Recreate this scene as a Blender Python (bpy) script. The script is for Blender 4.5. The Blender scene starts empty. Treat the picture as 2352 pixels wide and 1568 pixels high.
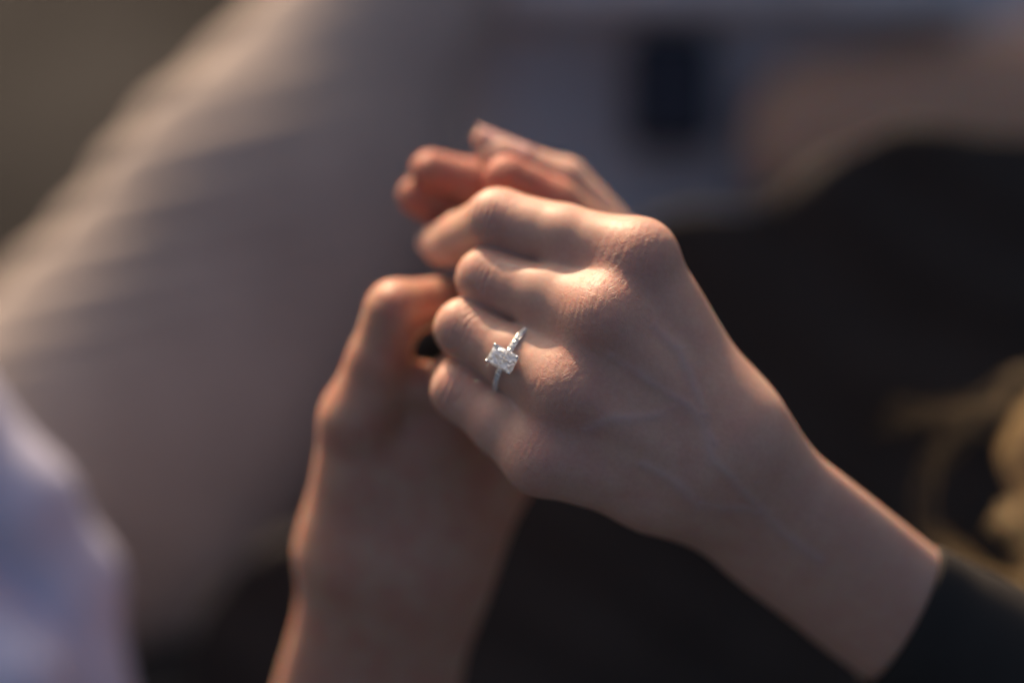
import bpy, bmesh, math, random
import numpy as np
from mathutils import Vector, Matrix

random.seed(7)
RNG = np.random.default_rng(7)
S = bpy.context.scene
COL = S.collection

# ------------------------------------------------------------------ camera, sky, sun, exposure
PITCH = math.radians(45.0)          # the camera looks down at the two seated people
D0 = 580.0                          # mm from the lens to the ring
HAND_H = 0.25                       # the clasped hands are held 25 cm above the ground
RIGHT = Vector((1, 0, 0))
UP = Vector((0, math.sin(PITCH), math.cos(PITCH)))
BACK = Vector((0, -math.cos(PITCH), math.sin(PITCH)))     # towards the camera
HAND = Vector((0, 0, HAND_H))
ROT = Matrix((RIGHT, UP, BACK)).transposed()
ROTN = np.array(ROT)

cam = bpy.data.cameras.new('camera')
cam.lens = 85.0
cam.sensor_width = 36.0
cam.clip_start = 0.02
cam.clip_end = 300.0
cam.dof.use_dof = True
cam.dof.focus_distance = (D0 - 3.0) / 1000.0
cam.dof.aperture_fstop = 2.0
cam.dof.aperture_blades = 0
cam_o = bpy.data.objects.new('camera', cam)
COL.objects.link(cam_o)
cam_o.matrix_world = Matrix.Translation(HAND + BACK * (D0 / 1000.0)) @ ROT.to_4x4()
S.camera = cam_o

SUN_CAM = Vector((-0.30, 0.88, -0.255)).normalized()       # in the camera's right / up / back axes
SUN_DIR = (ROT @ SUN_CAM).normalized()
sun_el = math.asin(SUN_DIR.z)
sun_az = math.atan2(SUN_DIR.x, SUN_DIR.y)

w = bpy.data.worlds.new('World')
S.world = w
w.use_nodes = True
nt = w.node_tree
bg = nt.nodes['Background']
sky = nt.nodes.new('ShaderNodeTexSky')
sky.sky_type = 'NISHITA'
sky.sun_disc = False
sky.sun_elevation = sun_el
sky.sun_rotation = sun_az
sky.dust_density = 9.0
sky.air_density = 1.0
nt.links.new(sky.outputs[0], bg.inputs['Color'])
bg.inputs['Strength'].default_value = 0.097

sun = bpy.data.lights.new('sun', 'SUN')
sun.energy = 4.05
sun.angle = math.radians(0.5)
sun.color = (1.0, 0.72, 0.46)
sun_o = bpy.data.objects.new('sun', sun)
COL.objects.link(sun_o)
sun_o.rotation_euler = SUN_DIR.to_track_quat('Z', 'Y').to_euler()

S.view_settings.view_transform = 'Standard'
S.view_settings.look = 'None'
S.view_settings.gamma = 1.0
S.view_settings.use_curve_mapping = False
S.view_settings.exposure = 0.7

S.render.engine = 'CYCLES'
S.cycles.use_denoising = True
S.cycles.max_bounces = 14
S.cycles.transmission_bounces = 12
S.cycles.sample_clamp_indirect = 12.0
S.cycles.blur_glossy = 0.0

# ------------------------------------------------------------------ helpers
K0 = 2352.0 / (36.0 / 85.0 * D0)     # photo pixels (2352 wide) per mm at the ring


def P(px, py, z=0.0):
    """a point seen at photo pixel (px, py), z mm nearer than the ring -> mm in the hands' frame"""
    s = (D0 - z) / D0 / K0
    return np.array([(px - 1176.0) * s, (784.0 - py) * s, z])


def world(v):
    """mm in the hands' frame -> metres in the world"""
    v = np.asarray(v, dtype=float)
    return v @ ROTN.T / 1000.0 + np.array(HAND)


def cam_of(wv):
    return (np.asarray(wv) - np.array(HAND)) @ ROTN * 1000.0


def mesh_obj(name, verts, faces, mat, parent=None, smooth=True, origin=None, attrs=None):
    verts = np.asarray(verts, dtype=np.float64)
    org = np.asarray(origin if origin is not None else verts.mean(axis=0), dtype=float)
    me = bpy.data.meshes.new(name)
    if isinstance(faces, np.ndarray) and faces.ndim == 2:
        n, k = faces.shape
        me.vertices.add(len(verts))
        me.vertices.foreach_set('co', (verts - org).astype(np.float32).ravel())
        me.loops.add(n * k)
        me.loops.foreach_set('vertex_index', faces.astype(np.int32).ravel())
        me.polygons.add(n)
        me.polygons.foreach_set('loop_start', (np.arange(n) * k).astype(np.int32))
        me.polygons.foreach_set('loop_total', np.full(n, k, dtype=np.int32))
    else:
        me.from_pydata([tuple(v) for v in (verts - org)], [], [tuple(f) for f in faces])
    me.update(calc_edges=True)
    me.validate()
    if attrs:
        for an, av in attrs.items():
            av = np.asarray(av, dtype=np.float32)
            if av.ndim == 2:
                me.attributes.new(an, 'FLOAT_VECTOR', 'POINT').data.foreach_set('vector', av.ravel())
            else:
                me.attributes.new(an, 'FLOAT', 'POINT').data.foreach_set('value', av)
    me.polygons.foreach_set('use_smooth', np.full(len(me.polygons), smooth, dtype=bool))
    if mat:
        me.materials.append(mat)
    o = bpy.data.objects.new(name, me)
    COL.objects.link(o)
    o.location = Vector(org)
    if parent is not None:
        o.parent = parent
        o.location = Vector(org) - parent.location
    return o


def empty(name, loc):
    o = bpy.data.objects.new(name, None)
    o.empty_display_size = 0.02
    COL.objects.link(o)
    o.location = Vector(loc)
    return o


def tag(o, label=None, cat=None, group=None, kind=None):
    if label:
        o['label'] = label
    if cat:
        o['category'] = cat
    if group:
        o['group'] = group
    if kind:
        o['kind'] = kind
    return o


# ---- distance fields -> one continuous mesh (surface nets)
def seg(p, a, b, ra, rb, flat=None, ratio=1.0):
    a = np.asarray(a, np.float32); b = np.asarray(b, np.float32)
    ba = b - a
    h = np.clip(((p - a) @ ba) / max(float(ba @ ba), 1e-6), 0, 1)
    q = p - a - h[:, None] * ba
    if flat is not None:
        f = np.asarray(flat, np.float32); f = f / np.linalg.norm(f)
        q = q + (q @ f)[:, None] * f * np.float32(1.0 / ratio - 1.0)
    return np.sqrt((q * q).sum(1)) - (ra + (rb - ra) * h)


def ell(p, c, r):
    q = (p - np.asarray(c, np.float32)) / np.asarray(r, np.float32)
    k = np.sqrt((q * q).sum(1))
    return (k - 1.0) * np.float32(min(r))


def smin(a, b, k):
    if k <= 0:
        return np.minimum(a, b)
    h = np.maximum(k - np.abs(a - b), 0) / k
    return np.minimum(a, b) - h * h * k * 0.25


def surface(f, lo, hi, h, project=2):
    lo = np.asarray(lo, float); hi = np.asarray(hi, float)
    H = 4 * h
    n = np.ceil((hi - lo) / H).astype(int) + 1
    ax = [lo[i] + H * np.arange(n[i]) for i in range(3)]
    g = np.stack(np.meshgrid(*ax, indexing='ij'), -1).reshape(-1, 3).astype(np.float32)
    d = f(g).reshape(n)
    for axis in range(3):
        d = np.moveaxis(d, axis, 0)
        m = d.shape[0]
        out = np.empty(((m - 1) * 4 + 1,) + d.shape[1:], np.float32)
        out[-1] = d[-1]
        for j in range(4):
            t = j / 4.0
            out[j:-1:4] = d[:-1] * (1 - t) + d[1:] * t
        d = np.moveaxis(out, 0, axis)
    d = np.ascontiguousarray(d)
    idx = np.nonzero(np.abs(d) < H * 1.0)
    pts = np.stack([lo[i] + h * idx[i] for i in range(3)], -1).astype(np.float32)
    res = np.empty(len(pts), np.float32)
    for s in range(0, len(pts), 400000):
        res[s:s + 400000] = f(pts[s:s + 400000])
    d[idx] = res
    neg = d < 0
    nx, ny, nz = d.shape
    cnt = np.zeros((nx - 1, ny - 1, nz - 1), np.int8)
    for i in (0, 1):
        for j in (0, 1):
            for k in (0, 1):
                cnt += neg[i:nx - 1 + i, j:ny - 1 + j, k:nz - 1 + k]
    act = (cnt > 0) & (cnt < 8)
    ci, cj, ck = np.nonzero(act)
    vid = np.full(act.shape, -1, np.int64)
    vid[ci, cj, ck] = np.arange(len(ci))
    acc = np.zeros((len(ci), 3)); num = np.zeros(len(ci))
    corners = [(i, j, k) for i in (0, 1) for j in (0, 1) for k in (0, 1)]
    for a in corners:
        for b in corners:
            if sum(abs(a[t] - b[t]) for t in range(3)) != 1 or a > b:
                continue
            da = d[ci + a[0], cj + a[1], ck + a[2]]; db = d[ci + b[0], cj + b[1], ck + b[2]]
            m = (da < 0) != (db < 0)
            t = np.where(m, da / np.where(da - db == 0, 1, da - db), 0)
            pos = np.stack([a[q] + (b[q] - a[q]) * t for q in range(3)], -1)
            acc[m] += pos[m]; num[m] += 1
    v = (acc / num[:, None] + np.stack([ci, cj, ck], -1)) * h + lo
    faces = []
    for axis in range(3):
        sl0 = [slice(None)] * 3; sl1 = [slice(None)] * 3
        sl0[axis] = slice(0, -1); sl1[axis] = slice(1, None)
        a = neg[tuple(sl0)]; b = neg[tuple(sl1)]
        e = np.nonzero(a != b)
        e = np.stack(e, -1)
        u1, u2 = [(1, 2), (2, 0), (0, 1)][axis]
        ok = (e[:, u1] > 0) & (e[:, u2] > 0) & (e[:, u1] < d.shape[u1] - 1) & (e[:, u2] < d.shape[u2] - 1)
        e = e[ok]
        flip = a[tuple(e.T)]

        def cell(d1, d2):
            c = e.copy(); c[:, u1] -= d1; c[:, u2] -= d2
            return vid[tuple(c.T)]
        q = np.stack([cell(1, 1), cell(0, 1), cell(0, 0), cell(1, 0)], -1)
        q[~flip] = q[~flip][:, ::-1]
        faces.append(q)
    faces = np.concatenate(faces)
    v = v.astype(np.float32)
    eps = np.float32(0.15 * h)
    for it in range(project):
        d0 = f(v)
        gr = np.stack([f(v + np.eye(3, dtype=np.float32)[i] * eps) - d0 for i in range(3)], -1) / eps
        g2 = np.maximum((gr * gr).sum(1), 0.2)
        v = v - gr * (np.clip(d0, -h, h) / g2)[:, None]
    gr = np.stack([f(v + np.eye(3, dtype=np.float32)[i] * h * 0.5) - f(v - np.eye(3, dtype=np.float32)[i] * h * 0.5) for i in range(3)], -1)
    nrm = gr / np.maximum(np.linalg.norm(gr, axis=1), 1e-6)[:, None]
    return v.astype(float), faces, nrm.astype(float)


def wob(v, s, seed):
    """cheap smooth noise in -1..1"""
    r = np.random.default_rng(seed)
    out = np.zeros(len(v))
    for _ in range(6):
        k = r.normal(size=3); k = k / np.linalg.norm(k) * s * r.uniform(0.6, 1.6)
        out += np.sin(v @ k + r.uniform(0, 6.28))
    return out / 3.0


# ------------------------------------------------------------------ materials
def new_mat(name):
    m = bpy.data.materials.new(name)
    m.use_nodes = True
    nt = m.node_tree
    return m, nt, nt.nodes['Principled BSDF']


def N(nt, t, **kw):
    n = nt.nodes.new(t)
    for k, v in kw.items():
        setattr(n, k, v)
    return n


def skin_material(name, base, flush, detail, rough=0.47, sss=0.9, radius=(2.4, 0.75, 0.35)):
    m, nt, b = new_mat(name)
    L = nt.links.new
    tc = N(nt, 'ShaderNodeTexCoord')
    kn = N(nt, 'ShaderNodeAttribute', attribute_name='knuckle')
    # colour: mottled skin, redder over the joints
    n1 = N(nt, 'ShaderNodeTexNoise'); n1.inputs['Scale'].default_value = 140; n1.inputs['Detail'].default_value = 5
    L(tc.outputs['Object'], n1.inputs['Vector'])
    n2 = N(nt, 'ShaderNodeTexNoise'); n2.inputs['Scale'].default_value = 900; n2.inputs['Detail'].default_value = 4
    L(tc.outputs['Object'], n2.inputs['Vector'])
    r1 = N(nt, 'ShaderNodeMapRange'); r1.inputs[1].default_value = 0.35; r1.inputs[2].default_value = 0.7
    r1.inputs[3].default_value = 0.0; r1.inputs[4].default_value = 0.55
    L(n1.outputs['Fac'], r1.inputs[0])
    ad = N(nt, 'ShaderNodeMath', operation='MULTIPLY_ADD'); ad.inputs[1].default_value = 0.4; ad.use_clamp = True
    L(kn.outputs['Fac'], ad.inputs[0]); L(r1.outputs[0], ad.inputs[2])
    mx = N(nt, 'ShaderNodeMix', data_type='RGBA')
    mx.inputs[6].default_value = (*base, 1); mx.inputs[7].default_value = (*flush, 1)
    L(ad.outputs[0], mx.inputs[0])
    r2 = N(nt, 'ShaderNodeMapRange'); r2.inputs[1].default_value = 0.3; r2.inputs[2].default_value = 0.7
    r2.inputs[3].default_value = 0.95; r2.inputs[4].default_value = 1.04
    L(n2.outputs['Fac'], r2.inputs[0])
    ml = N(nt, 'ShaderNodeMix', data_type='RGBA', blend_type='MULTIPLY'); ml.inputs[0].default_value = 1.0
    L(mx.outputs[2], ml.inputs[6]); L(r2.outputs[0], ml.inputs[7])
    L(ml.outputs[2], b.inputs['Base Color'])
    b.inputs['Roughness'].default_value = rough
    b.inputs['IOR'].default_value = 1.42
    b.inputs['Specular IOR Level'].default_value = 0.42
    b.inputs['Subsurface Weight'].default_value = sss
    b.inputs['Subsurface Radius'].default_value = radius
    b.inputs['Subsurface Scale'].default_value = 0.001
    if detail > 0:
        # skin lines laid out along / across the hand: fine texture everywhere, deep irregular creases on the knuckles
        uv = N(nt, 'ShaderNodeAttribute', attribute_name='skin_mm')
        wn = N(nt, 'ShaderNodeTexNoise'); wn.inputs['Scale'].default_value = 0.4; wn.inputs['Detail'].default_value = 1
        L(uv.outputs['Vector'], wn.inputs['Vector'])
        wm = N(nt, 'ShaderNodeVectorMath', operation='MULTIPLY_ADD'); wm.inputs[1].default_value = (1.1, 1.1, 1.1)
        L(wn.outputs['Color'], wm.inputs[0]); L(uv.outputs['Vector'], wm.inputs[2])

        def cracks(scale, sc, width):
            mp = N(nt, 'ShaderNodeMapping'); mp.inputs['Scale'].default_value = scale
            L(wm.outputs[0], mp.inputs['Vector'])
            vo = N(nt, 'ShaderNodeTexVoronoi', feature='DISTANCE_TO_EDGE'); vo.inputs['Scale'].default_value = sc
            L(mp.outputs[0], vo.inputs['Vector'])
            vr = N(nt, 'ShaderNodeMapRange', interpolation_type='SMOOTHSTEP'); vr.inputs[1].default_value = 0.0; vr.inputs[2].default_value = width
            L(vo.outputs['Distance'], vr.inputs[0])
            return vr.outputs[0]

        def mul(a, k, add=None):
            q = N(nt, 'ShaderNodeMath', operation='MULTIPLY_ADD')
            L(a, q.inputs[0])
            if isinstance(k, float):
                q.inputs[1].default_value = k
            else:
                L(k, q.inputs[1])
            if add is None:
                q.inputs[2].default_value = 0.0
            else:
                L(add, q.inputs[2])
            return q.outputs[0]
        br = N(nt, 'ShaderNodeTexNoise'); br.inputs['Scale'].default_value = 0.5
        L(uv.outputs['Vector'], br.inputs['Vector'])
        bm_ = N(nt, 'ShaderNodeMapRange'); bm_.inputs[1].default_value = 0.4; bm_.inputs[2].default_value = 0.62
        L(br.outputs['Fac'], bm_.inputs[0])
        kcl = N(nt, 'ShaderNodeMath', operation='MULTIPLY'); L(kn.outputs['Fac'], kcl.inputs[0]); L(bm_.outputs[0], kcl.inputs[1])
        big = cracks((0.85, 0.42, 0.5), 0.95, 0.085)
        mid = cracks((1.0, 0.62, 0.8), 1.25, 0.14)
        fine = cracks((1.0, 0.6, 1.0), 2.6, 0.35)
        h = mul(big, mul(kcl.outputs[0], 1.3))
        kb = N(nt, 'ShaderNodeMapRange'); kb.inputs[3].default_value = 0.10; kb.inputs[4].default_value = 0.15
        L(kn.outputs['Fac'], kb.inputs[0])
        h = mul(mid, kb.outputs[0], h)
        h = mul(fine, 0.08, h)
        po = N(nt, 'ShaderNodeTexNoise'); po.inputs['Scale'].default_value = 1.6; po.inputs['Detail'].default_value = 4
        L(uv.outputs['Vector'], po.inputs['Vector'])
        h = mul(po.outputs['Fac'], 0.25, h)
        bp = N(nt, 'ShaderNodeBump'); bp.inputs['Strength'].default_value = detail
        bp.inputs['Distance'].default_value = 0.00011
        L(h, bp.inputs['Height'])
        L(bp.outputs[0], b.inputs['Normal'])
        # veins show faintly blue
        ve = N(nt, 'ShaderNodeAttribute', attribute_name='vein')
        vm = N(nt, 'ShaderNodeMix', data_type='RGBA'); vm.inputs[7].default_value = (0.42, 0.33, 0.34, 1)
        vf = N(nt, 'ShaderNodeMath', operation='MULTIPLY'); vf.inputs[1].default_value = 0.35
        L(ve.outputs['Fac'], vf.inputs[0]); L(vf.outputs[0], vm.inputs[0])
        L(ml.outputs[2], vm.inputs[6]); L(vm.outputs[2], b.inputs['Base Color'])
    return m


def cloth_material(name, col, rough=0.85, scale=900, bump=0.4, sheen=0.0, mottle=0.12, spec=0.2):
    m, nt, b = new_mat(name)
    L = nt.links.new
    tc = N(nt, 'ShaderNodeTexCoord')
    n1 = N(nt, 'ShaderNodeTexNoise'); n1.inputs['Scale'].default_value = 30; n1.inputs['Detail'].default_value = 6
    L(tc.outputs['Object'], n1.inputs['Vector'])
    r = N(nt, 'ShaderNodeMapRange'); r.inputs[1].default_value = 0.3; r.inputs[2].default_value = 0.7
    r.inputs[3].default_value = 1 - mottle; r.inputs[4].default_value = 1 + mottle
    L(n1.outputs['Fac'], r.inputs[0])
    ml = N(nt, 'ShaderNodeMix', data_type='RGBA', blend_type='MULTIPLY'); ml.inputs[0].default_value = 1
    ml.inputs[6].default_value = (*col, 1); L(r.outputs[0], ml.inputs[7])
    L(ml.outputs[2], b.inputs['Base Color'])
    b.inputs['Roughness'].default_value = rough
    b.inputs['Specular IOR Level'].default_value = spec
    b.inputs['Sheen Weight'].default_value = sheen
    wv = N(nt, 'ShaderNodeTexWave'); wv.inputs['Scale'].default_value = scale; wv.inputs['Distortion'].default_value = 1.5
    L(tc.outputs['Object'], wv.inputs['Vector'])
    bp = N(nt, 'ShaderNodeBump'); bp.inputs['Strength'].default_value = bump; bp.inputs['Distance'].default_value = 0.0004
    L(wv.outputs['Fac'], bp.inputs['Height']); L(bp.outputs[0], b.inputs['Normal'])
    return m


M_SKIN = skin_material('fair_skin', (0.515, 0.32, 0.252), (0.47, 0.243, 0.198), 0.55, radius=(2.0, 0.65, 0.32))
M_SKIN2 = skin_material('tanned_skin', (0.44, 0.265, 0.195), (0.40, 0.145, 0.108), 0.8, radius=(2.8, 0.7, 0.35))
M_SKIN3 = skin_material('bare_leg_skin', (0.58, 0.37, 0.255), (0.52, 0.27, 0.19), 0.4)
M_BLACK = cloth_material('black_knit', (0.036, 0.0325, 0.0315), rough=0.95, spec=0.1)
M_TAUPE = cloth_material('taupe_cotton', (0.36, 0.305, 0.285), rough=0.9)
M_LAV = cloth_material('lavender_cotton', (0.50, 0.50, 0.66), rough=0.85)
M_NAVY = cloth_material('navy_canvas', (0.030, 0.034, 0.050), rough=0.8)

m, nt_, b = new_mat('nail_polish')
b.inputs['Base Color'].default_value = (0.78, 0.55, 0.50, 1)
b.inputs['Roughness'].default_value = 0.16
b.inputs['Coat Weight'].default_value = 0.6
b.inputs['Subsurface Weight'].default_value = 0.4
b.inputs['Subsurface Radius'].default_value = (1.5, 0.7, 0.4)
b.inputs['Subsurface Scale'].default_value = 0.001
nn = N(nt_, 'ShaderNodeTexNoise'); nn.inputs['Scale'].default_value = 300
cr = N(nt_, 'ShaderNodeMix', data_type='RGBA'); cr.inputs[6].default_value = (0.64, 0.36, 0.31, 1); cr.inputs[7].default_value = (0.58, 0.31, 0.27, 1)
nt_.links.new(nn.outputs['Fac'], cr.inputs[0]); nt_.links.new(cr.outputs[2], b.inputs['Base Color'])
M_NAIL = m

m, nt_, b = new_mat('white_gold')
b.inputs['Metallic'].default_value = 1.0
b.inputs['Roughness'].default_value = 0.12
nn = N(nt_, 'ShaderNodeTexNoise'); nn.inputs['Scale'].default_value = 2500
cr = N(nt_, 'ShaderNodeMix', data_type='RGBA'); cr.inputs[6].default_value = (0.86, 0.85, 0.83, 1); cr.inputs[7].default_value = (0.76, 0.75, 0.74, 1)
nt_.links.new(nn.outputs['Fac'], cr.inputs[0]); nt_.links.new(cr.outputs[2], b.inputs['Base Color'])
M_GOLD = m


def diamond_material():
    m = bpy.data.materials.new('diamond'); m.use_nodes = True
    nt = m.node_tree; nt.nodes.clear()
    out = N(nt, 'ShaderNodeOutputMaterial')
    gl = N(nt, 'ShaderNodeBsdfGlass'); gl.inputs['IOR'].default_value = 2.42; gl.inputs['Roughness'].default_value = 0.0
    gl.inputs['Color'].default_value = (0.97, 0.98, 1, 1)
    gs = N(nt, 'ShaderNodeBsdfAnisotropic'); gs.inputs['Color'].default_value = (0.93, 0.94, 0.97, 1)
    gs.inputs['Roughness'].default_value = 0.2
    tn = N(nt, 'ShaderNodeTexNoise'); tn.inputs['Scale'].default_value = 4.0
    mp = N(nt, 'ShaderNodeMapRange'); mp.inputs[3].default_value = 0.55; mp.inputs[4].default_value = 0.95
    nt.links.new(tn.outputs['Fac'], mp.inputs[0])
    mx = N(nt, 'ShaderNodeMixShader')
    nt.links.new(mp.outputs[0], mx.inputs[0]); df = N(nt, 'ShaderNodeBsdfDiffuse'); df.inputs['Color'].default_value = (0.9, 0.9, 0.93, 1)
    m2 = N(nt, 'ShaderNodeMixShader'); m2.inputs[0].default_value = 0.5
    tl_ = N(nt, 'ShaderNodeBsdfTranslucent'); tl_.inputs['Color'].default_value = (0.95, 0.95, 0.95, 1)
    m3 = N(nt, 'ShaderNodeMixShader'); m3.inputs[0].default_value = 0.55
    nt.links.new(df.outputs[0], m3.inputs[1]); nt.links.new(tl_.outputs[0], m3.inputs[2])
    nt.links.new(gs.outputs[0], m2.inputs[1]); nt.links.new(m3.outputs[0], m2.inputs[2])
    nt.links.new(gl.outputs[0], mx.inputs[1]); nt.links.new(m2.outputs[0], mx.inputs[2])
    nt.links.new(mx.outputs[0], out.inputs['Surface'])
    return m


M_DIAMOND = diamond_material()


def ground_material(name, c1, c2, scale):
    m, nt, b = new_mat(name)
    L = nt.links.new
    tc = N(nt, 'ShaderNodeTexCoord')
    n1 = N(nt, 'ShaderNodeTexNoise'); n1.inputs['Scale'].default_value = scale; n1.inputs['Detail'].default_value = 8
    L(tc.outputs['Object'], n1.inputs['Vector'])
    r = N(nt, 'ShaderNodeMapRange'); r.inputs[1].default_value = 0.35; r.inputs[2].default_value = 0.65
    L(n1.outputs['Fac'], r.inputs[0])
    mx = N(nt, 'ShaderNodeMix', data_type='RGBA'); mx.inputs[6].default_value = (*c1, 1); mx.inputs[7].default_value = (*c2, 1)
    L(r.outputs[0], mx.inputs[0]); L(mx.outputs[2], b.inputs['Base Color'])
    b.inputs['Roughness'].default_value = 0.95
    b.inputs['Specular IOR Level'].default_value = 0.1
    n2 = N(nt, 'ShaderNodeTexNoise'); n2.inputs['Scale'].default_value = scale * 30; n2.inputs['Detail'].default_value = 6
    L(tc.outputs['Object'], n2.inputs['Vector'])
    bp = N(nt, 'ShaderNodeBump'); bp.inputs['Strength'].default_value = 0.6; bp.inputs['Distance'].default_value = 0.003
    L(n2.outputs['Fac'], bp.inputs['Height']); L(bp.outputs[0], b.inputs['Normal'])
    return m


M_GROUND = ground_material('brown_sand', (0.020, 0.0185, 0.0185), (0.040, 0.038, 0.0385), 9)
M_STONE = ground_material('grey_stone', (0.50, 0.49, 0.53), (0.58, 0.57, 0.61), 14)

# ------------------------------------------------------------------ ground
gx = np.linspace(-1, 1, 121); gx = np.sign(gx) * (np.abs(gx) * 1.5 + np.abs(gx) ** 7 * 60)
GX, GY = np.meshgrid(gx, gx + 0.4, indexing='ij')
flatv = np.stack([GX.ravel(), GY.ravel(), np.zeros(GX.size)], -1)
flatv[:, 2] = 0.006 * wob(flatv, 9, 3) + 0.003 * wob(flatv, 30, 4)
nn_ = len(gx)
ii = np.arange(nn_ - 1)
A, B_ = np.meshgrid(ii, ii, indexing='ij')
fq = np.stack([A * nn_ + B_, (A + 1) * nn_ + B_, (A + 1) * nn_ + B_ + 1, A * nn_ + B_ + 1], -1).reshape(-1, 4)
g = mesh_obj('ground', flatv, fq, M_GROUND, origin=(0, 0, 0))
tag(g, kind='structure')


# ------------------------------------------------------------------ hand wearing the ring
I = [P(1466, 592, -11.5), P(1143, 507, -23), P(1062, 548, -40), P(1022, 560, -50)]
MD = [P(1385, 728, -6.5), P(1122, 640, -21), P(1118, 655, -46), P(1190, 690, -56)]
RG = [P(1302, 895, -7), P(1069, 755, -20), P(1070, 765, -41), P(1140, 800, -51)]
PK = [P(1246, 1052, -10.5), P(1064, 898, -22), P(1048, 868, -42), P(1110, 895, -51)]
TH = [P(1455, 610, -54), P(1292, 424, -54), P(1152, 366, -52)]
RADI = {'I': (8.8, 8.1, 7.7, 6.7, 6.0), 'M': (8.3, 7.9, 7.6, 6.5, 5.8), 'R': (7.9, 7.7, 7.2, 6.3, 5.7), 'K': (7.9, 7.9, 7.6, 6.4, 5.0)}
CARP = [P(1668, 950, -18), P(1640, 1005, -14), P(1590, 1070, -14), P(1500, 1118, -18)]
WRIST = P(1650, 1083, -24)
ELB = P(2290, 1590, -62)


def lerp(a, b, t):
    return a + (b - a) * t


def finger(p, J, R):
    mid = lerp(J[0], J[1], 0.52)
    d = smin(seg(p, J[0], mid, R[0], R[1]), seg(p, mid, J[1], R[1], R[2]), 2.0)
    d2 = smin(seg(p, J[1], J[2], R[2], R[3]), seg(p, J[2], J[3], R[3], R[4]), 2.0)
    return smin(d, d2, 2.5)


def ring_hand(p):
    body = seg(p, WRIST, ELB, 20.6, 21.4, flat=(-0.32, -0.42, 0.85), ratio=0.62)
    meta = [(I, 0, 8.6, 9.5), (MD, 1, 9.2, 10), (RG, 2, 9.0, 10), (PK, 3, 8.8, 10)]
    mm = None
    for J, i, r0, r1 in meta:
        d = seg(p, J[0], CARP[i], r0, r1)
        mm = d if mm is None else smin(mm, d, 11.0)
    palm = seg(p, P(1470, 700, -20), P(1650, 980, -24), 10, 12)
    palm = smin(palm, seg(p, P(1330, 880, -21), P(1560, 1080, -24), 11, 12), 10)
    mm = smin(mm, palm, 8.0)
    body = smin(body, mm, 16.0)
    body = smin(body, ell(p, P(1480, 1150, -20), (6, 5, 7)), 8.0)          # ulnar bump at the wrist
    # webs between the fingers
    for a, b, wt, wz, wr in ((I, MD, .40, -0.8, 5.6), (I, MD, .18, -0.8, 6.0), (MD, RG, .37, -1.6, 5.2), (MD, RG, .15, -0.8, 6.0), (RG, PK, .27, -3.2, 5.0), (RG, PK, .08, -1.5, 5.5)):
        body = smin(body, seg(p, lerp(a[0], a[1], wt) + np.array([0, 0, wz]), lerp(b[0], b[1], wt) + np.array([0, 0, wz]), wr, wr), 5.0)
    # extensor tendons
    for J, i, dz in ((I, 0, 5.6), (MD, 1, 6.6), (RG, 2, 6.4), (PK, 3, 5.8)):
        body = smin(body, seg(p, lerp(J[0], CARP[i], 0.1) + np.array([0, 0, dz]), lerp(J[0], CARP[i], 0.8) + np.array([0, 0, dz]), 3.1, 2.4), 4.0)
    # knuckle heads
    for J, r, dz in ((I, 6.6, 1.5), (MD, 7.2, 1.0), (RG, 6.6, 0.7), (PK, 5.6, 2.2)):
        body = smin(body, ell(p, J[0] + np.array([0.3, 0.2, dz]), (r, r, r)), 7.0)
    # thumb
    tm = seg(p, P(1650, 940, -34), TH[0], 11.5, 9.0)
    body = smin(body, tm, 12.0)
    td = smin(seg(p, TH[0], TH[1], 8.0, 7.2), smin(seg(p, TH[1], TH[2], 7.0, 5.4), seg(p, TH[2], P(1108, 321, -52), 5.3, 2.3), 2.0), 1.2)
    body = smin(body, td, 4.0)
    fs = None
    for J, R in ((I, RADI['I']), (MD, RADI['M']), (RG, RADI['R']), (PK, RADI['K'])):
        d = finger(p, J, R)
        fs = d if fs is None else smin(fs, d, 0.5)
    return smin(body, fs, 3.5)


v, f, nr = surface(ring_hand, P(930, 1700, -95) - 4, np.array([P(2350, 200, 0)[0], P(1000, 220, 0)[1], 14.0]), 0.5)


def gauss(v, c, s):
    q = v - c
    return np.exp(-(q * q).sum(1) / (2 * s * s))


dorsal = np.clip(nr[:, 2] * 1.4, 0, 1)
kn = np.zeros(len(v))
for J, s in ((I, 7.5), (MD, 8.0), (RG, 7.5), (PK, 7)):
    kn += 1.0 * gauss(v, J[0] + np.array([0, 0, 8.0]), s)
    kn += 0.8 * gauss(v, J[1] + np.array([0, 0, 6.0]), 5.0)
kn = np.clip(kn, 0, 1)
disp = np.zeros(len(v))
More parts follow.
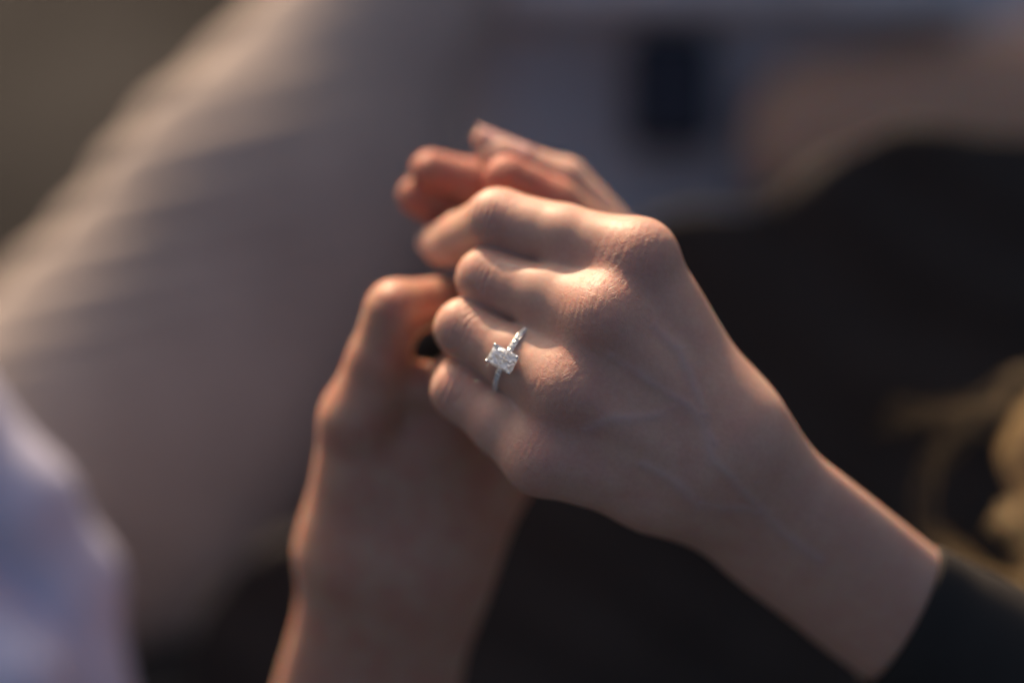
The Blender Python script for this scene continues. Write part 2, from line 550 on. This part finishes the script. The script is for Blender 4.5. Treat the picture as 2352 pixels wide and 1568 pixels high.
# wrinkles across the middle joints and over the knuckles
for q, (J, base_s) in enumerate(((I, 1.0), (MD, 1.0), (RG, 1.0), (PK, 0.9))):
    ax = J[1] - J[0]; ax = ax / np.linalg.norm(ax)
    s = (v - J[1]) @ ax
    wv = 0.5 * wob(v, 0.55, 20 + q) + 0.25 * wob(v, 1.3, 30 + q)
    near = np.exp(-((np.linalg.norm(v - J[1], axis=1) - 7.5) / 4.5) ** 2)
    outer = np.clip(nr @ (np.array([0, 0, 1.0]) * 0.8 + ax * 0.6) * 1.5, 0, 1)
    for s0, dep in ((-3.6, .16), (-2.2, .24), (-0.9, .30), (0.5, .30), (1.9, .25), (3.3, .16)):
        disp -= 1.7 * dep * base_s * np.exp(-((s - s0 + wv) / 0.42) ** 2) * near * outer
    s = (v - J[0]) @ ax
    wv = 1.1 * wob(v, 0.35, 40 + q) + 0.3 * wob(v, 1.2, 50 + q)
    near = np.exp(-(np.linalg.norm(v - J[0] - np.array([0, 0, 6.0]), axis=1) / 8.0) ** 2)
    for s0 in (-6, -4.2, -2.8, -1.2, 0.4, 1.8, 3.4, 5.2, 7.0, 9.0):
        dep = 0.12 + 0.09 * RNG.random()
        brk = np.clip(0.6 + wob(v, 0.5, int(60 + q * 10 + s0)), 0, 1)
        disp -= dep * brk * np.exp(-((s - s0 + wv) / 0.36) ** 2) * near * dorsal
disp += 0.22 * wob(v, 0.16, 5) * np.clip(1 - kn, 0, 1)
v = v + nr * disp[:, None]

def hand_mm(v, along):
    a = along / np.linalg.norm(along)
    b_ = np.cross(np.array([0, 0, 1.0]), a); b_ = b_ / np.linalg.norm(b_)
    c_ = np.cross(a, b_)
    return np.stack([v @ a, v @ b_, v @ c_], -1)


vein = np.zeros(len(v))
for path in ([(1640, 1010), (1560, 930), (1470, 850), (1400, 820)], [(1560, 930), (1500, 960), (1400, 960), (1345, 985)],
             [(1900, 1300), (1760, 1180), (1640, 1060), (1610, 960), (1560, 800), (1500, 740)], [(1760, 1180), (1600, 1150), (1480, 1060)]):
    pts_ = np.array([P(x, y, -4)[:2] for x, y in path])
    dm = np.full(len(v), 1e9)
    for a_, b_ in zip(pts_[:-1], pts_[1:]):
        t_ = np.clip(((v[:, :2] - a_) @ (b_ - a_)) / ((b_ - a_) @ (b_ - a_)), 0, 1)
        q_ = v[:, :2] + 0.8 * np.stack([wob(v, 0.3, 111), wob(v, 0.3, 112)], -1) - a_ - t_[:, None] * (b_ - a_)
        dm = np.minimum(dm, np.sqrt((q_ * q_).sum(1)))
    vein = np.maximum(vein, np.exp(-(dm / 1.3) ** 2) * (nr[:, 2] > 0.1))
v = v + nr * (0.28 * vein)[:, None]
woman = empty('person', world(ELB))
hand = mesh_obj('arm', world(v), f, M_SKIN, woman, origin=world(WRIST), attrs={'knuckle': kn, 'vein': vein, 'skin_mm': hand_mm(v, MD[1] - MD[0])})


def nail(name, parent, base, tip, normal, r0, width, length_over, mat=M_NAIL, lift=0.25, curl=0.0, r1=None):
    """curved almond nail plate lying over the last joint of a finger"""
    base = np.asarray(base); tip = np.asarray(tip)
    ax = tip - base; Ln = np.linalg.norm(ax); ax = ax / Ln
    n = normal - (normal @ ax) * ax; n = n / np.linalg.norm(n)
    sd = np.cross(ax, n)
    tot = Ln + length_over
    nu, nv_ = 13, 19
    top = []
    for j in range(nv_):
        t = j / (nv_ - 1)
        if t < 0.5:
            wd = width * (0.80 + 0.20 * math.sin(min(t / 0.35, 1) * math.pi / 2))
        else:
            wd = width * max(1 - ((t - 0.5) / 0.505) ** 2, 0.02) ** 0.6
        for i in range(nu):
            u = -1 + 2 * i / (nu - 1)
            r = r0 + ((r1 or r0) - r0) * t
            ang = u * wd / r
            along = t * tot - (0.9 * u * u if t < 0.02 else 0)
            rr = r + lift
            drop = curl * (t ** 2)
            top.append(base + ax * along + sd * math.sin(ang) * rr + n * (math.cos(ang) * rr - drop))
    top = np.array(top)
    cen = np.repeat(np.array([base + ax * (j / (nv_ - 1)) * tot for j in range(nv_)]), nu, axis=0)
    out = top - cen; out = out / np.linalg.norm(out, axis=1)[:, None]
    bot = top - out * 0.45
    vs = np.concatenate([top, bot])
    fs = []
    o = nu * nv_
    for j in range(nv_ - 1):
        for i in range(nu - 1):
            a = j * nu + i
            fs.append((a, a + 1, a + nu + 1, a + nu))
            fs.append((o + a, o + a + nu, o + a + nu + 1, o + a + 1))
    ring = [i for i in range(nu)] + [j * nu + nu - 1 for j in range(1, nv_)] + [(nv_ - 1) * nu + i for i in range(nu - 2, -1, -1)] + [j * nu for j in range(nv_ - 2, 0, -1)]
    for a, b in zip(ring, ring[1:] + ring[:1]):
        fs.append((a, o + a, o + b, b))
    ob = mesh_obj(name, world(vs), fs, mat, parent)
    return ob


# thumb nail, long and seen from its side; index nail near the left
ta = TH[2] - TH[1]; ta = ta / np.linalg.norm(ta)
nail('fingernail', woman, P(1200, 385, -52), P(1086, 308, -52), np.array([0.30, 0.90, 0.30]), 6.05, 4.6, 0.0, lift=0.12, curl=0.0, r1=2.7)
ia = I[3] - I[2]; ia = ia / np.linalg.norm(ia)
nail('fingernail', woman, I[3] - ia * 4.0, I[3] + ia * 4.5, np.array([-0.9, 0.35, 0.25]), 6.0, 5.0, 1.5, curl=0.8)

# ------------------------------------------------------------------ the hand that holds it from below
KN = [P(1330, 800, -66), P(1395, 565, -50), P(1275, 470, -44), P(1164, 410, -41)]
F2 = [P(1270, 830, -70), P(1250, 510, -62), P(1090, 425, -54), P(990, 393, -51)]
F3 = [P(1190, 860, -72), P(1170, 570, -68), P(1045, 492, -60), P(958, 450, -56)]
F4 = [P(1390, 850, -66), P(1440, 700, -64), P(1400, 620, -62), P(1345, 590, -62)]
T2 = [P(800, 1255, -60), P(822, 962, -47), P(908, 714, -38), P(1018, 692, -46)]
W2 = P(895, 1325, -66)
E2 = P(770, 1950, -100)


def hold_hand(p):
    body = seg(p, W2, E2, 22.6, 29.0, flat=(0.15, -0.28, 0.94), ratio=0.62)
    palm = seg(p, P(1130, 915, -70), P(930, 1290, -68), 13, 15)
    palm = smin(palm, seg(p, P(1195, 985, -72), P(992, 1275, -70), 13, 13), 10)
    palm = smin(palm, seg(p, P(1010, 985, -58), P(900, 1250, -62), 11, 13), 10)
    body = smin(body, palm, 20)
    th = seg(p, T2[0], T2[1], 12.0, 9.4)
    th = smin(th, seg(p, P(1005, 968, -54), P(850, 1100, -52), 6.5, 8.5), 7)
    th = smin(th, seg(p, P(895, 878, -46), P(1045, 893, -47), 6.5, 6.5), 6)
    body = smin(body, th, 10)
    fg = smin(seg(p, T2[1], lerp(T2[1], T2[2], .55), 9.2, 7.8), seg(p, lerp(T2[1], T2[2], .55), T2[2], 7.8, 7.9), 2)
    fg = smin(fg, seg(p, T2[2], T2[3], 7.6, 6.4), 2.5)
    body = smin(body, fg, 4)
    fs = None
    for J, R in ((KN, (9, 7.6, 7.4, 6.6, 5.9)), (F2, (9, 7.6, 7.3, 6.3, 5.6)), (F3, (9, 7.4, 7.0, 6.0, 5.3)), (F4, (8, 6.5, 6.3, 5.6, 5))):
        d = finger(p, J, R)
        fs = d if fs is None else smin(fs, d, 0.5)
    return smin(body, fs, 5.0)


v, f, nr = surface(hold_hand, np.array([P(590, 0, -40)[0] - 12, P(0, 1800, -90)[1], -125.0]), np.array([P(1560, 0, -60)[0], P(0, 300, -60)[1], -18.0]), 0.8)
kn = np.clip(0.6 * sum(gauss(v, c, 8.0) for c in (T2[1], T2[2])) + 1.4 * sum(gauss(v, c, 10.0) for c in (KN[3], F2[3], F3[3], KN[3])), 0, 1.6)
for c, s0 in ((T2[2], 1.0),):
    ax = T2[2] - T2[1]; ax = ax / np.linalg.norm(ax)
    s = (v - c) @ ax
    near = np.exp(-((np.linalg.norm(v - c, axis=1) - 8) / 4.0) ** 2)
    for k_ in (-2.5, -0.8, 1.0, 2.8):
        v = v - nr * (0.22 * np.exp(-((s - k_ + 0.4 * wob(v, .5, 8)) / 0.6) ** 2) * near)[:, None]
v = v + nr * (0.3 * wob(v, 0.13, 15))[:, None]
man = empty('person', world(E2))
mesh_obj('arm', world(v), f, M_SKIN2, man, origin=world(W2), attrs={'knuckle': kn, 'skin_mm': hand_mm(v, T2[1] - T2[0])})

# ------------------------------------------------------------------ the engagement ring
axis = RG[0] - RG[1]; axis = axis / np.linalg.norm(axis)        # along the finger, towards the knuckle
cen = lerp(RG[0], RG[1], 0.515)
n0 = np.array([0, 0, 1.0]) - axis[2] * axis; n0 = n0 / np.linalg.norm(n0)
t0 = np.cross(axis, n0)                                         # across the finger
rot = math.radians(8.0)
nz = n0 * math.cos(rot) + t0 * math.sin(rot)
tx = np.cross(axis, nz)
tl = math.radians(12.0)                                        # the ring leans a little on the finger
axis, nz = axis * math.cos(tl) - nz * math.sin(tl), nz * math.cos(tl) + axis * math.sin(tl)
RB = 8.45


def rl(a, t, n):
    """ring frame (along finger, across, outward) in mm -> hands' frame"""
    return cen + axis * a + tx * t + nz * n


ring = empty('engagement_ring', world(rl(0, 0, RB)))
tag(ring, 'silver ring with large rectangular diamond and stone-set band, worn on the finger', 'ring')
vs, fs = [], []
NS, prof = 96, [(-0.72, -0.55), (-0.78, 0.0), (-0.72, 0.42), (-0.45, 0.50), (-0.40, 0.30), (0.40, 0.30), (0.45, 0.50), (0.72, 0.42), (0.78, 0.0), (0.72, -0.55), (0.3, -0.7), (-0.3, -0.7)]
for i in range(NS):
    a = 2 * math.pi * i / NS
    for (w_, h_) in prof:
        r_ = RB + h_
        vs.append(rl(w_, math.sin(a) * r_, math.cos(a) * r_))
k = len(prof)
for i in range(NS):
    for j in range(k):
        fs.append((i * k + j, i * k + (j + 1) % k, ((i + 1) % NS) * k + (j + 1) % k, ((i + 1) % NS) * k + j))
mesh_obj('band', world(vs), fs, M_GOLD, ring)


def hull_mesh(name, pts):
    bm = bmesh.new()
    for p_ in pts:
        bm.verts.new(p_)
    bmesh.ops.convex_hull(bm, input=bm.verts)
    bmesh.ops.recalc_face_normals(bm, faces=bm.faces)
    me = bpy.data.meshes.new(name)
    bm.to_mesh(me); bm.free()
    return me


def frame_matrix(o, ex, ey, ez, scale=0.001):
    """local (mm) -> world at hands'-frame point o with axes ex, ey, ez"""
    m3 = Matrix([list(ROTN @ np.asarray(e)) for e in (ex, ey, ez)]).transposed()
    return Matrix.Translation(Vector(world(o))) @ m3.to_4x4() @ Matrix.Scale(scale, 4)


def put(name, me, mat, mtx, parent):
    if mat and not me.materials:
        me.materials.append(mat)
    o = bpy.data.objects.new(name, me)
    COL.objects.link(o)
    o.parent = parent
    o.matrix_parent_inverse = Matrix.Identity(4)
    o.matrix_basis = Matrix.Translation(parent.location).inverted() @ mtx
    return o


# brilliant accent stones, sharing one mesh
pts = [(math.cos(a) * r_, math.sin(a) * r_, z_) for r_, z_, n_, off in ((0.34, 0.22, 8, 0), (0.52, 0.10, 8, .39), (0.60, 0.0, 16, 0), (0.3, -0.28, 8, 0.2)) for a in [off + 2 * math.pi * i / n_ for i in range(n_)]] + [(0, 0, -0.5)]
ACC = hull_mesh('accent_stone', pts)
step = 1.32 / (RB + 0.55)
bead_pts = [(0.16 * math.cos(a) * math.cos(b_), 0.16 * math.sin(a) * math.cos(b_), 0.16 * math.sin(b_)) for a in [i * math.pi / 4 for i in range(8)] for b_ in (-1.0, 0, 0.7)] + [(0, 0, 0.16)]
BEAD = hull_mesh('bead', bead_pts)
for p_ in BEAD.polygons:
    p_.use_smooth = True
for sgn in (-1, 1):
    for i in range(11):
        a = sgn * (0.25 + step * i)
        out = tx * math.sin(a) + nz * math.cos(a)
        tan = tx * math.cos(a) - nz * math.sin(a)
        put('accent_stone', ACC, M_DIAMOND, frame_matrix(cen + out * (RB + 0.52), axis, tan, out), ring)
        a2 = a + sgn * step / 2
        out2 = tx * math.sin(a2) + nz * math.cos(a2); tan2 = tx * math.cos(a2) - nz * math.sin(a2)
        for sd in (-1, 1):
            put('bead', BEAD, M_GOLD, frame_matrix(cen + out2 * (RB + 0.56) + axis * 0.46 * sd, axis, tan2, out2), ring)

# centre stone: cut-corner rectangle with a broken, radiant-like facet pattern
HX, HY, CUT = 3.45, 2.5, 0.55


def outline(s, n_extra=0, cut=CUT, twist=0):
    x, y, c = HX * s, HY * s, cut * s
    base = [(x, y - c), (x - c, y), (-x + c, y), (-x, y - c), (-x, -y + c), (-x + c, -y), (x - c, -y), (x, -y + c)]
    out = []
    for (a, b2) in zip(base, base[1:] + base[:1]):
        ln = math.hypot(b2[0] - a[0], b2[1] - a[1])
        n_ = 1 + (n_extra if ln > 1.2 else 0)
        for q in range(n_):
            t = (q + twist) / n_
            out.append((a[0] + (b2[0] - a[0]) * t, a[1] + (b2[1] - a[1]) * t))
    return out


def radiant(seed):
    """the crushed-ice look: the table and crown broken into many small tilted facets"""
    r = np.random.default_rng(seed)
    bm = bmesh.new()
    P2 = [(x, y) for x, y in outline(1.0, 4)]
    for s_, n_ in ((0.86, 4), (0.70, 3), (0.53, 3), (0.36, 2), (0.18, 1)):
        P2 += [(x + r.normal() * 0.09, y + r.normal() * 0.09) for x, y in outline(s_, n_, 0.55 + 0.4 * (1 - s_), 0.5 if n_ % 2 else 0.0)]
    P2.append((0.05, 0.02))
    from mathutils.geometry import delaunay_2d_cdt
    vv, _, ff, *_ = delaunay_2d_cdt([Vector(q) for q in P2], [], [], 0, 1e-4)
    vs_ = []
    for q in vv:
        e = max(abs(q.x) / HX, abs(q.y) / HY, (abs(q.x) / HX + abs(q.y) / HY) / 1.62)
        if e > 0.985:
            z = 0.0
        else:
            z = 0.72 * min(1, (1 - e) / 0.26) ** 0.8 + r.uniform(-0.40, 0.26)
        vs_.append(bm.verts.new((q.x, q.y, z)))
    for t in ff:
        a, b2, c = [vv[i_] for i_ in t]
        if abs((b2 - a).cross(c - a)) > 1e-5:
            bm.faces.new([vs_[i_] for i_ in t])
    # girdle and pavilion
    rim = [e for e in bm.edges if e.is_boundary]
    prev = bmesh.ops.extrude_edge_only(bm, edges=rim)['geom']
    for sc, dz in ((1.0, -0.10), (0.72, -0.95), (0.4, -0.85), (0.1, -0.6)):
        vv_ = [q for q in prev if isinstance(q, bmesh.types.BMVert)]
        if sc < 1:
            for q in vv_:
                q.co.x *= sc; q.co.y *= sc
        for q in vv_:
            q.co.z += dz
        if sc > 0.1:
            prev = bmesh.ops.extrude_edge_only(bm, edges=[q for q in prev if isinstance(q, bmesh.types.BMEdge)])['geom']
    bmesh.ops.recalc_face_normals(bm, faces=bm.faces)
    me = bpy.data.meshes.new('diamond')
    bm.to_mesh(me); bm.free()
    return me


STONE = radiant(11)
HT = RB + 2.9
put('diamond', STONE, M_DIAMOND, frame_matrix(rl(0, 0, HT), axis, tx, nz), ring)


def tube(path, rads, nseg=10):
    path = np.asarray(path, float)
    vs, fs = [], []
    up = None
    for i in range(len(path)):
        t = path[min(i + 1, len(path) - 1)] - path[max(i - 1, 0)]
        t = t / np.linalg.norm(t)
        if up is None:
            up = np.array([0.3, 0.5, 0.8]) if abs(t @ np.array([0.3, 0.5, 0.8])) < 0.9 else np.array([1.0, 0, 0])
        up = up - (up @ t) * t; up = up / np.linalg.norm(up)
        sd = np.cross(t, up)
        for j in range(nseg):
            a = 2 * math.pi * j / nseg
            vs.append(path[i] + (up * math.cos(a) + sd * math.sin(a)) * rads[i])
    for i in range(len(path) - 1):
        for j in range(nseg):
            fs.append((i * nseg + j, i * nseg + (j + 1) % nseg, (i + 1) * nseg + (j + 1) % nseg, (i + 1) * nseg + j))
    fs.append(tuple(range(nseg))[::-1]); fs.append(tuple((len(path) - 1) * nseg + j for j in range(nseg)))
    return np.array(vs), fs


for sx in (-1, 1):
    for sy in (-1, 1):
        cx, cy = sx * (HX - 0.36), sy * (HY - 0.36)
        path = [rl(sx * 0.6, sy * 0.7, RB + 0.2), rl(sx * 1.9, sy * 1.5, RB + 1.8), rl(cx + sx * 0.12, cy + sy * 0.12, HT - 0.4), rl(cx + sx * 0.10, cy + sy * 0.10, HT + 0.3), rl(cx - sx * 0.02, cy - sy * 0.02, HT + 0.62), rl(cx - sx * 0.16, cy - sy * 0.16, HT + 0.72)]
        vs, fs = tube(path, [0.34, 0.32, 0.36, 0.42, 0.42, 0.18])
        mesh_obj('prong', world(vs), fs, M_GOLD, ring)
# gallery rail under the stone
path = [rl(x * 0.80, y * 0.80, HT - 1.25) for x, y in outline(0.92, 1)]
path.append(path[0])
vs, fs = tube(path, [0.24] * len(path), 8)
mesh_obj('gallery_rail', world(vs), fs, M_GOLD, ring)

# ------------------------------------------------------------------ black clothing, sleeve, bare arm and hair of the ring's wearer


def ell2(p, c, r):
    q = (p[:, :2] - np.asarray(c[:2], np.float32)) / np.asarray(r, np.float32)
    return (np.sqrt((q * q).sum(1)) - 1.0) * np.float32(min(r))


def dress(p):
    d = ell2(p, P(2100, 790, -215), (58, 69))
    for c, r in ((P(2380, 860, -215), (60, 75)), (P(1640, 930, -215), (62, 63)), (P(1300, 1250, -215), (75, 66)), (P(860, 1620, -215), (56, 58)),
                 (P(1900, 1400, -215), (110, 85)), (P(1350, 1760, -215), (110, 65)), (P(690, 1540, -215), (34, 40))):
        d = smin(d, ell2(p, c, r), 16)
    d = np.maximum(d, -310 - p[:, 2])
    n_ = np.array([0.02, -0.10, 0.995], np.float32)
    pl = (p - np.array([60, 0, -195], np.float32)) @ n_
    d = -smin(-d, -pl, 1)                                             # the lap is one broad slope
    return d


v, f, nr = surface(dress, (-110, -240, -322), (300, 110, -170), 3.0, project=1)
v = v + nr * (2.0 * wob(v, 0.05, 71) + 1.2 * np.sin(v @ np.array([0.10, 0.16, 0.05]) + 2 * wob(v, 0.03, 72)))[:, None]
mesh_obj('dress', world(v), f, M_BLACK, woman)

# sleeve round the forearm, its cuff just in frame
ca = lerp(WRIST, ELB, (P(2060, 1402, -50) - WRIST) @ (ELB - WRIST) / ((ELB - WRIST) @ (ELB - WRIST)))
dirn = (ELB - WRIST) / np.linalg.norm(ELB - WRIST)
fn = np.array([-0.32, -0.42, 0.85]); th_ = fn - (fn @ dirn) * dirn; th_ = th_ / np.linalg.norm(th_)
wd = np.cross(th_, dirn)
if wd[1] < 0:
    wd = -wd
rings_, NSL = [], 40
for i, (s, rr, tk) in enumerate(((0.6, 20.4, 13.4), (0, 22.0, 14.8), (1.2, 22.6, 15.4), (6, 23.0, 16), (12, 24, 17), (20, 26, 19), (34, 30, 24), (55, 36, 31), (90, 42, 38), (150, 48, 46))):
    rg = []
    for j in range(NSL):
        a = 2 * math.pi * j / NSL
        skew = -8.5 * math.cos(a) - 0.6 * math.sin(a)
        wr = 0.35 * math.sin(3 * a + s * 0.4) + 0.5 * math.sin(s * 0.7 + 2 * a) * min(s / 10, 1.5)
        rg.append(ca + dirn * (s + skew * max(0, 1 - s / 60)) + wd * math.cos(a) * (rr + wr) + th_ * math.sin(a) * (tk + wr))
    rings_.append(rg)
vs = np.array(rings_).reshape(-1, 3)
fs = [(i * NSL + j, i * NSL + (j + 1) % NSL, (i + 1) * NSL + (j + 1) % NSL, (i + 1) * NSL + j) for i in range(len(rings_) - 1) for j in range(NSL)]
mesh_obj('sleeve', world(vs), fs, M_BLACK, woman)


def bare(p):
    fl = (0.05, -0.06, 0.997)
    return smin(seg(p, P(1900, 300, -318), P(2650, 220, -318), 29, 33, flat=fl, ratio=0.4), seg(p, P(1880, 380, -312), P(2050, 360, -312), 23, 23, flat=fl, ratio=0.4), 20)


v, f, nr = surface(bare, (80, 20, -350), (290, 170, -240), 2.0, project=1)
v = v + nr * (0.8 * wob(v, 0.06, 73))[:, None]
mesh_obj('leg', world(v), f, M_SKIN3, woman, attrs={'knuckle': np.zeros(len(v)), 'skin_mm': hand_mm(v, np.array([1.0, 0, 0]))})

m, nt_, b = new_mat('blond_hair')
b.inputs['Roughness'].default_value = 0.35
hn = N(nt_, 'ShaderNodeTexNoise'); hn.inputs['Scale'].default_value = 60
hm = N(nt_, 'ShaderNodeMix', data_type='RGBA'); hm.inputs[6].default_value = (0.55, 0.38, 0.18, 1); hm.inputs[7].default_value = (0.75, 0.57, 0.31, 1)
nt_.links.new(hn.outputs['Fac'], hm.inputs[0]); nt_.links.new(hm.outputs[2], b.inputs['Base Color'])
M_HAIR = m


def spline(pts, n):
    pts = np.asarray(pts, float)
    q = np.concatenate([[2 * pts[0] - pts[1]], pts, [2 * pts[-1] - pts[-2]]])
    out = []
    m_ = len(pts) - 1
    for i in range(n):
        u = i / (n - 1) * m_
        k_ = min(int(u), m_ - 1); t = u - k_
        a, b2, c, d = q[k_], q[k_ + 1], q[k_ + 2], q[k_ + 3]
        out.append(0.5 * (2 * b2 + (c - a) * t + (2 * a - 5 * b2 + 4 * c - d) * t * t + (3 * b2 - a - 3 * c + d) * t ** 3))
    return np.array(out)


HV, HF = [], []
hoff = 0


def strand(path, r):
    global hoff
    vs, fs = tube(path, [r] * (len(path) - 1) + [r * 0.3], 4)
    HV.append(world(vs)); HF.extend([tuple(i + hoff for i in q) for q in fs]); hoff += len(vs)


def lock(pts, count, spread, r=0.06):
    base = spline(pts, 26)
    for _ in range(count):
        o0 = RNG.normal(size=3) * spread; o1 = RNG.normal(size=3) * spread
        ph = RNG.uniform(0, 6.28); am = RNG.uniform(0, spread * 0.6)
        t = np.linspace(0, 1, len(base))[:, None]
        e = np.concatenate([[RNG.integers(0, 4)], [len(base) - RNG.integers(0, 6)]])
        path = base + o0 * (1 - t) + o1 * t + am * np.sin(t * 9 + ph) * np.array([0.4, 0.6, 0.6])
        strand(path[e[0]:e[1]], r * RNG.uniform(0.7, 1.3))


ZH = -118
for dx, dy, n_, sp in ((0, 0, 90, 2.2), (40, -30, 90, 2.4), (95, 20, 110, 3.0), (-22, 60, 40, 1.6)):
    lock([P(2560 + dx, 790 + dy, ZH), P(2425 + dx, 885 + dy, ZH), P(2350 + dx, 975 + dy * 0.5, ZH), P(2335 + dx, 1065, ZH), P(2410 + dx, 1160 + dy, ZH)], n_, sp, 0.045)
for dx, dy, n_, sp in ((0, 0, 100, 1.6), (45, 40, 90, 1.8), (70, 110, 70, 2.2)):
    lock([P(2550 + dx, 930 + dy, ZH), P(2450 + dx, 1050 + dy, ZH), P(2375 + dx, 1140 + dy, ZH), P(2285 + dx, 1205 + dy, ZH)], n_, sp, 0.045)
lock([P(2550, 1000, ZH), P(2480, 1150, ZH), P(2440, 1300, ZH), P(2420, 1480, ZH)], 160, 5, 0.045)
lock([P(2540, 1330, ZH), P(2382, 1345, ZH), P(2260, 1320, ZH), P(2170, 1255, ZH), P(2130, 1200, ZH)], 26, 2.4, 0.04)
lock([P(2130, 1230, ZH), P(2120, 1120, ZH), P(2170, 1010, ZH), P(2280, 930, ZH), P(2420, 900, ZH)], 7, 3.6, 0.035)
lock([P(2020, 935, ZH), P(2140, 945, ZH), P(2280, 925, ZH), P(2420, 960, ZH)], 7, 3.0, 0.035)
lock([P(2290, 950, ZH), P(2300, 880, ZH), P(2350, 850, ZH), P(2450, 860, ZH)], 9, 1.4, 0.035)
lock([P(2230, 1420, ZH), P(2260, 1340, ZH), P(2230, 1280, ZH), P(2180, 1250, ZH)], 8, 1.8, 0.035)
lock([P(2440, 1500, ZH), P(2330, 1440, ZH), P(2230, 1350, ZH), P(2160, 1290, ZH)], 14, 6, 0.035)
mesh_obj('hair', np.concatenate(HV), HF, M_HAIR, woman)
tag(woman, 'person in black with loose blond hair whose hand wears the diamond ring', 'person')


# ------------------------------------------------------------------ taupe trousers of the other person
def thigh(p):
    fl = (-0.15, -0.1, 0.98)
    d = smin(seg(p, P(1090, -300, -300), P(575, 500, -285), 30, 48, flat=fl, ratio=0.6), seg(p, P(575, 500, -285), P(-150, 1420, -270), 48, 66, flat=fl, ratio=0.6), 20)
    return smin(d, seg(p, P(740, 480, -295), P(420, 1260, -275), 50, 38, flat=fl, ratio=0.6), 24)


v, f, nr = surface(thigh, (-290, -190, -380), (40, 230, -180), 2.2, project=1)
ph_ = v @ np.array([-0.22, 0.97, 0.1]) + 2.5 * wob(v, 0.03, 81)
fold = np.abs(np.sin(ph_ * 0.21)) ** 0.8 + 0.6 * np.sin(ph_ * 0.47 + 1.0 + wob(v, 0.04, 83))
left = np.clip((-v[:, 0] - 45) / 60.0, 0.05, 1) * np.clip(0.6 + 0.6 * wob(v, 0.025, 84), 0.1, 1.2)
v = v + nr * (1.35 * fold * left + 0.8 * wob(v, 0.03, 82))[:, None]
mesh_obj('trousers', world(v), f, M_TAUPE, man)
tag(man, 'person in taupe trousers whose bare hand holds the ringed hand from below', 'person')


# ------------------------------------------------------------------ lavender cloth in the lower left
def lav(p):
    d = seg(p, P(-240, 900, -150), P(50, 1160, -150), 26, 15)
    d = smin(d, seg(p, P(50, 1160, -150), P(165, 1330, -155), 15, 13), 12)
    d = smin(d, seg(p, P(165, 1330, -155), P(215, 1780, -160), 13, 17), 12)
    d = smin(d, seg(p, P(-140, 1330, -146), P(40, 1560, -138), 14, 14), 8)
    d = smin(d, seg(p, P(40, 1560, -138), P(60, 1820, -138), 14, 16), 8)
    d = smin(d, ell(p, P(-30, 1460, -178), (34, 58, 22)), 14)
    return d


v, f, nr = surface(lav, (-230, -160, -215), (-80, 30, -105), 1.6, project=1)
v = v + nr * (0.5 * wob(v, 0.07, 91))[:, None]
c = mesh_obj('cloth', world(v), f, M_LAV)
tag(c, 'pale lavender cloth lying in soft folds at the lower left corner', 'cloth')


# ------------------------------------------------------------------ grey stone and dark bag behind
def box(p, c, half, rnd):
    b_ = np.abs(p - np.asarray(c, np.float32)) - (np.asarray(half, np.float32) - rnd)
    return np.sqrt((np.maximum(b_, 0) ** 2).sum(1)) + np.minimum(b_.max(1), 0) - rnd


def stone(p):
    d = box(p, np.array([75, 95, -375]), np.array([130, 90, 45]), 10)
    d = np.maximum(d, -seg(p, np.array([-80, 98.0, -328]), np.array([230, 101.0, -328]), 4.0, 5.0))       # a crack along it
    return smin(d, box(p, np.array([80, 180, -355]), np.array([92, 62, 65]), 12), 6)  # overhanging top, mostly out of view, added to keep sun off the leg


v, f, nr = surface(stone, (-75, -5, -445), (350, 275, -170), 4.0, project=1)
v = v + nr * (2.0 * wob(v, 0.06, 95) + 0.9 * wob(v, 0.17, 96))[:, None]
st = mesh_obj('boulder', world(v), f, M_STONE)
tag(st, 'big pale grey boulder behind the hands along the top edge', 'boulder')


def bag_body(p):
    c = P(1538, 212, -316)
    q = p - np.asarray(c, np.float32)
    b_ = np.abs(q) - np.array([11, 16, 8], np.float32)
    return np.sqrt((np.maximum(b_, 0) ** 2).sum(1)) + np.minimum(b_.max(1), 0) - 5


v, f, nr = surface(bag_body, P(1538, 212, -316) - 26, P(1538, 212, -316) + 26, 1.2, project=1)
bag = empty('pouch', world(P(1545, 300, -325)))
mesh_obj('body', world(v), f, M_NAVY, bag)
tag(bag, 'small dark navy pouch standing upright against the grey boulder', 'pouch')
